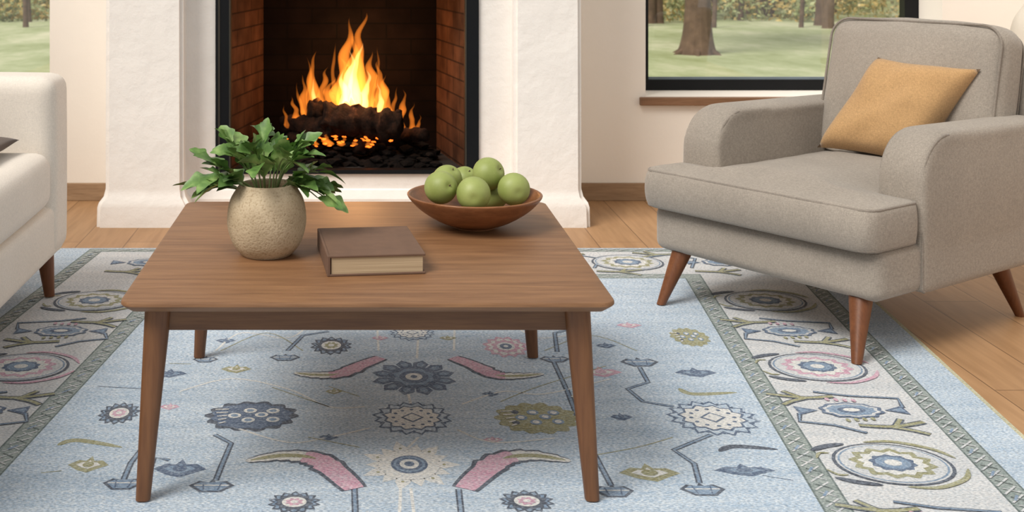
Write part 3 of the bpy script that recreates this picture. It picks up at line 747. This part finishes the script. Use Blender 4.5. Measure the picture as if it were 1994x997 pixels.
# ---------------------------------------------------------------- BOOK
ang=math.radians(6.5); bk=empty('book',(-.074,2.852,.4503),ang)
w,d,t=.222,.285,.047
def pagemat():
    m,nt,b=newmat('page_edges'); wv=N(nt,'ShaderNodeTexNoise',Scale=1.0,Detail=2.0); vv=coords(nt,(3,3,900)); nt.links.new(vv,wv.inputs['Vector'])
    nt.links.new(ramp(nt,wv.outputs[0],[(.3,lin('#a08a6d')),(.7,lin('#c8b292'))]),b.inputs['Base Color']); b.inputs['Roughness'].default_value=.9; return m
boxo('pages',(.006,w-.006,.004,d-.006,.0045,t-.0045),pagemat(),parent=bk)
boxo('cover_back',(0,w,0,d,0,.005),M_cover,.0015,bk); boxo('cover_front',(0,w,0,d,t-.005,t),M_cover,.0015,bk)
boxo('spine',(-.004,.004,0,d,0,t),M_cover,.002,bk)

# ---------------------------------------------------------------- FRUIT BOWL
bc=(.302,3.36,.4502)
fb=empty('fruit_bowl',bc)
bm=bmesh.new()
prof=smoothprof([(0,0),(.052,0),(.056,.003),(.10,.020),(.145,.048),(.172,.074),(.180,.086),(.1775,.0895),(.173,.088),(.165,.078),(.138,.053),(.095,.029),(.05,.016),(0,.012)],5)
lathe(bm,[(max(0,p[0]),p[1]) for p in prof],72)
obj('bowl',bm,M_bowl,parent=fb)
def applemat():
    m,nt,b=newmat('green_apple_skin'); v=coords(nt)
    n=N(nt,'ShaderNodeTexNoise',Scale=14.0,Detail=4.0); nt.links.new(v,n.inputs['Vector'])
    n2=N(nt,'ShaderNodeTexVoronoi',Scale=160.0); nt.links.new(v,n2.inputs['Vector'])
    c=ramp(nt,n.outputs[0],[(.3,lin('#7f8c45')),(.7,lin('#a0ab66'))]); d=ramp(nt,n2.outputs[0],[(.08,lin('#bfc48a')),(.16,lin('#939e56'))])
    nt.links.new(mixc(nt,.3,c,d),b.inputs['Base Color']); b.inputs['Roughness'].default_value=.5; return m
M_ap=applemat(); M_stem=plain('apple_stem','#4b3420',.8)
def apple(x,y,Y,r,tilt,el=1.0):
    p=FW(x,y,Y); bm=bmesh.new(); pr=[]
    for i in range(25):
        a=math.pi*i/24; rr=math.sin(a)*r*(1+.05*math.cos(a)); z=-math.cos(a)*r*.95*el
        dip=math.exp(-(rr/(r*.26))**2); z-= math.copysign(dip*r*(.15 if z>0 else .09),z) if abs(z)>.3*r else 0
        pr.append((max(0,rr) if 0<i<24 else 0,z))
    lathe(bm,pr,32)
    tube(bm,[(0,0,r*.66*el),(.002,0,r*.80*el),(.004,.001,r*.92*el)],.0014,6,mi=1)
    o=obj('green_apple',bm,[M_ap,M_stem]); o.location=p; o.rotation_euler=tilt
    return o
for a in ((859,365,3.28,.043,(1.3,-.4,.6),1.08),(922,377,3.235,.044,(-.5,1.5,1),1.12),(1000,368,3.28,.0425,(.2,1.5,2),1.0),(952,338,3.34,.0435,(1.15,-.2,1),1.0),(905,350,3.44,.038,(.5,.3,0)),(962,378,3.37,.040,(.9,.8,0)),(872,350,3.42,.042,(.2,-.6,2)),(1003,362,3.41,.036,(.2,.6,2))):
    apple(*a)

# ---------------------------------------------------------------- ARMCHAIR
Ox,Oy=.975,4.235; rz=math.atan2(-.818,.577)
ac=empty('armchair',(Ox,Oy,0),rz)
M_cl=wood('chair_leg_wood','#5e341b','#784827',(12,12,1.5),.42,2.5)
WD=.83
rbox('seat_base',(WD/2,.475,.2575),(WD+.004,.93,.155),.035,M_chair,(0,.010,0),parent=ac)
Tp=[(-.012,-.035),(WD+.006,-.035),(WD+.006,.215),(.702,.215),(.702,.80),(.128,.80),(.128,.165),(-.012,.165)]
To=round_poly(Tp,[.05,.05,.03,.01,.03,.03,.01,.03],6)
segs=[(Vector(Tp[i]),Vector(Tp[(i+1)%len(Tp)])) for i in range(len(Tp))]
def dist(p):
    b_=9
    for a,c in segs:
        ab=c-a; t=max(0,min(1,(p-a).dot(ab)/ab.length_squared)); b_=min(b_,(p-(a+ab*t)).length)
    return b_
def cush(co):
    if co.z>.40:
        d_=dist(Vector((co.x,co.y))); k=min(1,d_/.2); co.z+=.034*k*k*(3-2*k)+.004*noise.noise(co*9)
    if co.y<.02: co.y-=.016*max(0,1-((co.z-.393)/.06)**2)*min(1,(.02-co.y)/.04)
    if co.x>WD-.03: co.x+=.006*max(0,1-((co.z-.393)/.06)**2)
softmesh('seat_cushion',To,.328,.458,'z',M_chair,ac,deform=cush,iters=8)
def inset(pts,e):
    out=[]; L=len(pts)
    for i in range(L):
        a=Vector(pts[i-1]); b_=Vector(pts[(i+1)%L]); t=(b_-a).normalized(); out.append(Vector(pts[i])+Vector((-t.y,t.x))*e)
    return out
TI=inset(To,.0045)
tubeo('cushion_piping_top',[(p[0],p[1],.4505) for p in TI],.0046,M_pipe,True,ac)
tubeo('cushion_piping_bottom',[(p[0],p[1],.3365) for p in TI],.0046,M_pipe,True,ac)
for nm,a0,a1,b0 in (('arm_left',-.012,.135,.172),('arm_right',.695,WD+.012,.222)):
    AP=round_poly([(b0,.18),(b0,.643),(.94,.632),(.96,.18)],[.015,.14,.03,.015],14)
    am=(a0+a1)/2; hwid=(a1-a0)/2
    def armdef(co,am=am,hwid=hwid,b0=b0):
        k=(co.x-am)/hwid; dome=(1-min(1,abs(k))**2)
        if co.z>.5: co.z+=.014*dome*(co.z-.5)/.14
        if co.y<b0+.16 and co.z>.36: co.y-=.012*dome
        if co.z>.3: co.x+=.006*math.copysign(1,k)*abs(k)*math.sin(min(1,(co.z-.3)/.3)*math.pi)
    softmesh(nm,AP,a0,a1,'x',M_chair,ac,vox=.009,iters=11,deform=armdef)
    for a in (a0+.007,a1-.007):
        out=[]; cen=Vector((.55,.38))
        for i in range(len(AP)):
            p0=AP[i-1]; p1=AP[(i+1)%len(AP)]; tg=(p1-p0).normalized(); nr=Vector((tg.y,-tg.x)); e1=AP[i]+nr*.0055; e2=AP[i]-nr*.0055
            pp_=e1 if (e1-cen).length<(e2-cen).length else e2
            if AP[i][0]<.90: out.append((a,pp_[0],pp_[1]))
        tubeo(nm+'_piping',out,.0048,M_pipe,False,ac)
tl=Matrix.Rotation(math.radians(-13),4,'X'); BC=Vector((.432,.868,.688))
rbox('back_cushion',BC,(.64,.17,.49),.06,M_chair,(.012,.040,.014),parent=ac,rot=tl,jit=.006,n=24)
def looprect(w,h,r,y):
    return [tl@Vector((p[0],y,p[1]))+BC for p in round_poly([(-w/2,-h/2),(w/2,-h/2),(w/2,h/2),(-w/2,h/2)],r,8)]
tubeo('back_piping_front',looprect(.630,.480,.07,-.072),.0046,M_pipe,True,ac)
tubeo('back_piping_rear',looprect(.630,.480,.07,.072),.0046,M_pipe,True,ac)
rbox('back_frame',(WD/2,.985,.50),(WD-.02,.09,.60),.035,M_chair,(0,.01,0),parent=ac,rot=Matrix.Rotation(math.radians(-7),4,'X'))
for i,(t,b_,zz) in enumerate((((.085,.06),(.063,-.022),RT),((WD-.085,.06),(WD-.045,-.022),RT),((WD-.085,.80),(WD-.035,.86),0),((.085,.80),(.055,.86),0))):
    leg('leg_%d'%(i+1),(t[0],t[1],.185),(b_[0],b_[1],zz),.034,.0145,M_cl,ac,p=2.2)
def LW(a,b_,z): 
    u=Vector((math.cos(rz),math.sin(rz),0)); v=Vector((-math.sin(rz),math.cos(rz),0)); return Vector((Ox,Oy,0))+u*a+v*b_+Vector((0,0,z))
BLp=LW(.222,.600,.496); TLp=LW(.350,.765,.812); TRp=LW(.706,.785,.798)
ex=(TRp-TLp); ez=(TLp-BLp); en=ez.normalized().cross(ex.normalized()).normalized(); cc=BLp+ez*.5+ex*.5
Mp=Matrix(((ex.x,en.x,ez.x,cc.x),(ex.y,en.y,ez.y,cc.y),(ex.z,en.z,ez.z,cc.z),(0,0,0,1)))
pillow('throw_pillow',1,1,.165,M_must,Mp,pinch=.07)

# ---------------------------------------------------------------- SOFA
sf=empty('sofa',(0,0,0))
xf=-1.015
rbox('seat_base',(-1.47,3.33,.25),(.90,2.07,.18),.03,M_sofa,parent=sf)
rbox('seat_cushion_1',(-1.40,3.60,.432),(.765,1.09,.185),.05,M_sofa,(.012,0,.018),parent=sf,n=20)
rbox('seat_cushion_2',(-1.40,2.785,.432),(.765,.53,.185),.045,M_sofa,(.008,0,.014),parent=sf,n=20)
rbox('arm_far',(-1.47,4.26,.462),(.91,.22,.604),.05,M_sofa,(.004,.004,.006),parent=sf,n=20)
rbox('arm_near',(-1.47,2.40,.462),(.91,.22,.604),.05,M_sofa,(.004,.004,.006),parent=sf,n=20)
rbox('back',(-1.84,3.33,.50),(.18,1.9,.68),.05,M_sofa,(.01,0,.0),parent=sf)
rbox('back_cushion_1',(-1.66,3.67,.70),(.2,.92,.42),.07,M_sofa,(.03,0,.01),parent=sf)
rbox('back_cushion_2',(-1.66,2.85,.70),(.2,.66,.42),.07,M_sofa,(.03,0,.01),parent=sf)
for i,(x,y) in enumerate(((-1.075,4.27),(-1.075,2.42),(-1.86,4.27),(-1.86,2.42))):
    sx=1 if x>-1.4 else -1
    leg('leg_%d'%(i+1),(x,y,.165),(x+.016*sx,y,RT),.030,.017,M_cl,sf,p=2.2)
Mp=Matrix.Translation((-1.325,3.93,.568))@Matrix.Rotation(math.radians(-90),4,'X')
pillow('throw_pillow',.42,.34,.055,M_brown,Mp,pinch=.03)

# ---------------------------------------------------------------- SIDE TABLE + VASE behind chair
stb=empty('side_table',(2.86,5.2,0))
bm=bmesh.new(); lathe(bm,[(0,.52),(.2,.52),(.205,.525),(.205,.54),(.2,.545),(0,.545)],40); obj('top',bm,M_table,parent=stb)
for k in range(3):
    a=k*2.094+.4; leg('leg_%d'%(k+1),(math.cos(a)*.12,math.sin(a)*.12,.52),(math.cos(a)*.17,math.sin(a)*.17,0),.018,.012,M_tleg,stb,p=2)
bm=bmesh.new(); pr=smoothprof([(0,0),(.08,0),(.12,.05),(.155,.15),(.165,.25),(.15,.34),(.115,.40),(.085,.44),(.075,.49),(.085,.53),(.078,.53),(.065,.49),(0,.45)],5)
lathe(bm,[(max(0,p[0]),p[1]) for p in pr],40,(2.86,5.2,.548)); obj('ceramic_vase',bm,M_vase2)

# ---------------------------------------------------------------- OUTDOORS
m,nt,b=newmat('grass'); v=coords(nt,(1,.5,1)); n=N(nt,'ShaderNodeTexNoise',Scale=.8,Detail=9.0,Roughness=.7); nt.links.new(v,n.inputs['Vector'])
nt.links.new(ramp(nt,n.outputs[0],[(.34,lin('#949e6a')),(.5,lin('#b1b98c')),(.66,lin('#d3d2b0'))]),b.inputs['Base Color']); b.inputs['Roughness'].default_value=1
GZ=-.3
boxo('lawn',(-40,45,6.5,60,GZ-.3,GZ),m)
M_bark=plain('bark','#685444',.95,var=.3,scale=9,bmp=1,bscale=14)
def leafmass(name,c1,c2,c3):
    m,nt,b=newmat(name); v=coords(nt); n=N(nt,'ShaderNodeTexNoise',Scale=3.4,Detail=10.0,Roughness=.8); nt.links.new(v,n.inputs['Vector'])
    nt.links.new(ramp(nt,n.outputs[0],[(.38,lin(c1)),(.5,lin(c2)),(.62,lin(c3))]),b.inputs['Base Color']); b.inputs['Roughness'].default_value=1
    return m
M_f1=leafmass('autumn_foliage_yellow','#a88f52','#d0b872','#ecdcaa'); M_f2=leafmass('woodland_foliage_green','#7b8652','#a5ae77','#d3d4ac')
M_f3=leafmass('woodland_foliage_olive','#5d6540','#7f8457','#9c9c70')  # darker olive leaf colour, mixed in at random
random.seed(3)
def leafcloud(V,Fc,MI,cx,cy,cz,rx,ry,rz_,n,size,mis):
    for _ in range(n):
        while True:
            a=(random.uniform(-1,1),random.uniform(-1,1),random.uniform(-1,1))
            if a[0]**2+a[1]**2+a[2]**2<1: break
        p=(cx+a[0]*rx,cy+a[1]*ry,max(GZ+.01,cz+a[2]*rz_)); s=size*random.uniform(.6,1.3)
        u=Vector((random.gauss(0,1),random.gauss(0,1),random.gauss(0,1))).normalized(); w=u.orthogonal().normalized()
        i0=len(V); P=Vector(p)
        V+= [P-u*s,P+w*s*.6,P+u*s,P-w*s*.6]; Fc.append((i0,i0+1,i0+2,i0+3)); MI.append(random.choice(mis))
def trunk(bm,x,y,r,h,fl_=1.7,mi=0,lean=0,K=14):
    pts=[];rs=[]
    for i in range(K+1):
        t=(i/K)**1.8; pts.append(Vector((x+lean*t+.08*r*math.sin(t*9),y,GZ-.03+h*t))); z=h*t
        rs.append(r*(1+(fl_-1)*math.exp(-z/(.22*r/.19)))*(1-.45*t))
    tube(bm,pts,rs,14,mi=mi)
def addcloud(bm,V,Fc,MI):
    vs=[bm.verts.new(v) for v in V]
    for f,mi in zip(Fc,MI): bm.faces.new([vs[i] for i in f]).material_index=mi
bm=bmesh.new(); tx=(1357-VX)*17.5/F; trunk(bm,tx,17.5,.185,5,1.6,K=30)
for k in range(6):
    a=k*1.05+.3; tube(bm,[(tx+math.cos(a)*.08,17.5+math.sin(a)*.08,GZ+.18),(tx+math.cos(a)*.22,17.5+math.sin(a)*.22,GZ+.04),(tx+math.cos(a)*.38,17.5+math.sin(a)*.38,GZ-.02)],[.09,.05,.015],8)
for k in range(7):
    a=k*.9; p0=Vector((tx,17.5,1.9+.3*k)); p1=p0+Vector((math.cos(a)*1.3,math.sin(a)*1.3,1.4)); tube(bm,[p0,p0.lerp(p1,.5)+Vector((0,0,.1)),p1],[.09,.06,.03],8)
V=[];Fc=[];MI=[]
for k in range(14): leafcloud(V,Fc,MI,tx+random.uniform(-1.6,1.6),17.5+random.uniform(-1.5,1.5),4.2+random.uniform(-.5,1.4),.9,.9,.7,260,.09,[1,2])
addcloud(bm,V,Fc,MI)
obj('oak_tree',bm,[M_bark,M_f1,M_f2],smooth=False,auto='keep')
bm=bmesh.new()
for k in range(150):
    x=random.uniform(-18,22); trunk(bm,x,random.uniform(22.3,30),random.uniform(.035,.10),6,1.3,0,random.uniform(-.4,.4))
V=[];Fc=[];MI=[]
for k in range(460):
    x=random.choice([random.uniform(5,17),random.uniform(-12,-5),random.uniform(-18,24)]); Y=random.uniform(24.5,33)
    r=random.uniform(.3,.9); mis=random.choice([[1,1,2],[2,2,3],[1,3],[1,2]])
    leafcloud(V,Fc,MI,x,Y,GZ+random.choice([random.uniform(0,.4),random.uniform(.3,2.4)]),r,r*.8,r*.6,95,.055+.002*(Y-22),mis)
addcloud(bm,V,Fc,MI)
K=60
rows=[(33,GZ-.05),(36,.6),(40,2.0),(44,4.5),(47,7.5)]
R=[]
for j,(y,z) in enumerate(rows):
    R.append([bm.verts.new((-45+k*1.6,y+1.2*noise.noise(Vector((k*.6,j,0))),z+(0 if j==0 else 1.0*noise.noise(Vector((k*.5,j*2,4)))))) for k in range(K+1)])
for A,B in zip(R,R[1:]):
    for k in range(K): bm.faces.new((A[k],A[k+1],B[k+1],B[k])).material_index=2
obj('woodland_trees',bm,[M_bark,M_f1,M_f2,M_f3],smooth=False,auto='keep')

# ---------------------------------------------------------------- LIGHT / WORLD / CAMERA
w=bpy.data.worlds.new('sky'); S.world=w; w.use_nodes=True
bg=w.node_tree.nodes['Background']; bg.inputs[0].default_value=(1.0,.985,.96,1); bg.inputs[1].default_value=.60
l=bpy.data.lights.new('sun','SUN'); l.energy=3.1; l.angle=math.radians(28); l.color=(1,.95,.88)
o=bpy.data.objects.new('sun',l); col.objects.link(o); o.rotation_euler=Vector((.52,.46,-.79)).to_track_quat('-Z','Y').to_euler()

cd=bpy.data.cameras.new('camera'); cam=bpy.data.objects.new('camera',cd); col.objects.link(cam)
cam.location=(0,0,H); cam.rotation_euler=(math.pi/2,0,0)
cd.sensor_fit='HORIZONTAL'; cd.sensor_width=36; cd.lens=F/1994*36
cd.shift_x=(997-VX)/1994; cd.shift_y=(VY-498.5)/1994
cd.clip_end=200
cd.dof.use_dof=True; cd.dof.focus_distance=3.4; cd.dof.aperture_fstop=7.1
S.camera=cam
S.view_settings.view_transform='Standard'; S.view_settings.look='None'; S.view_settings.exposure=0
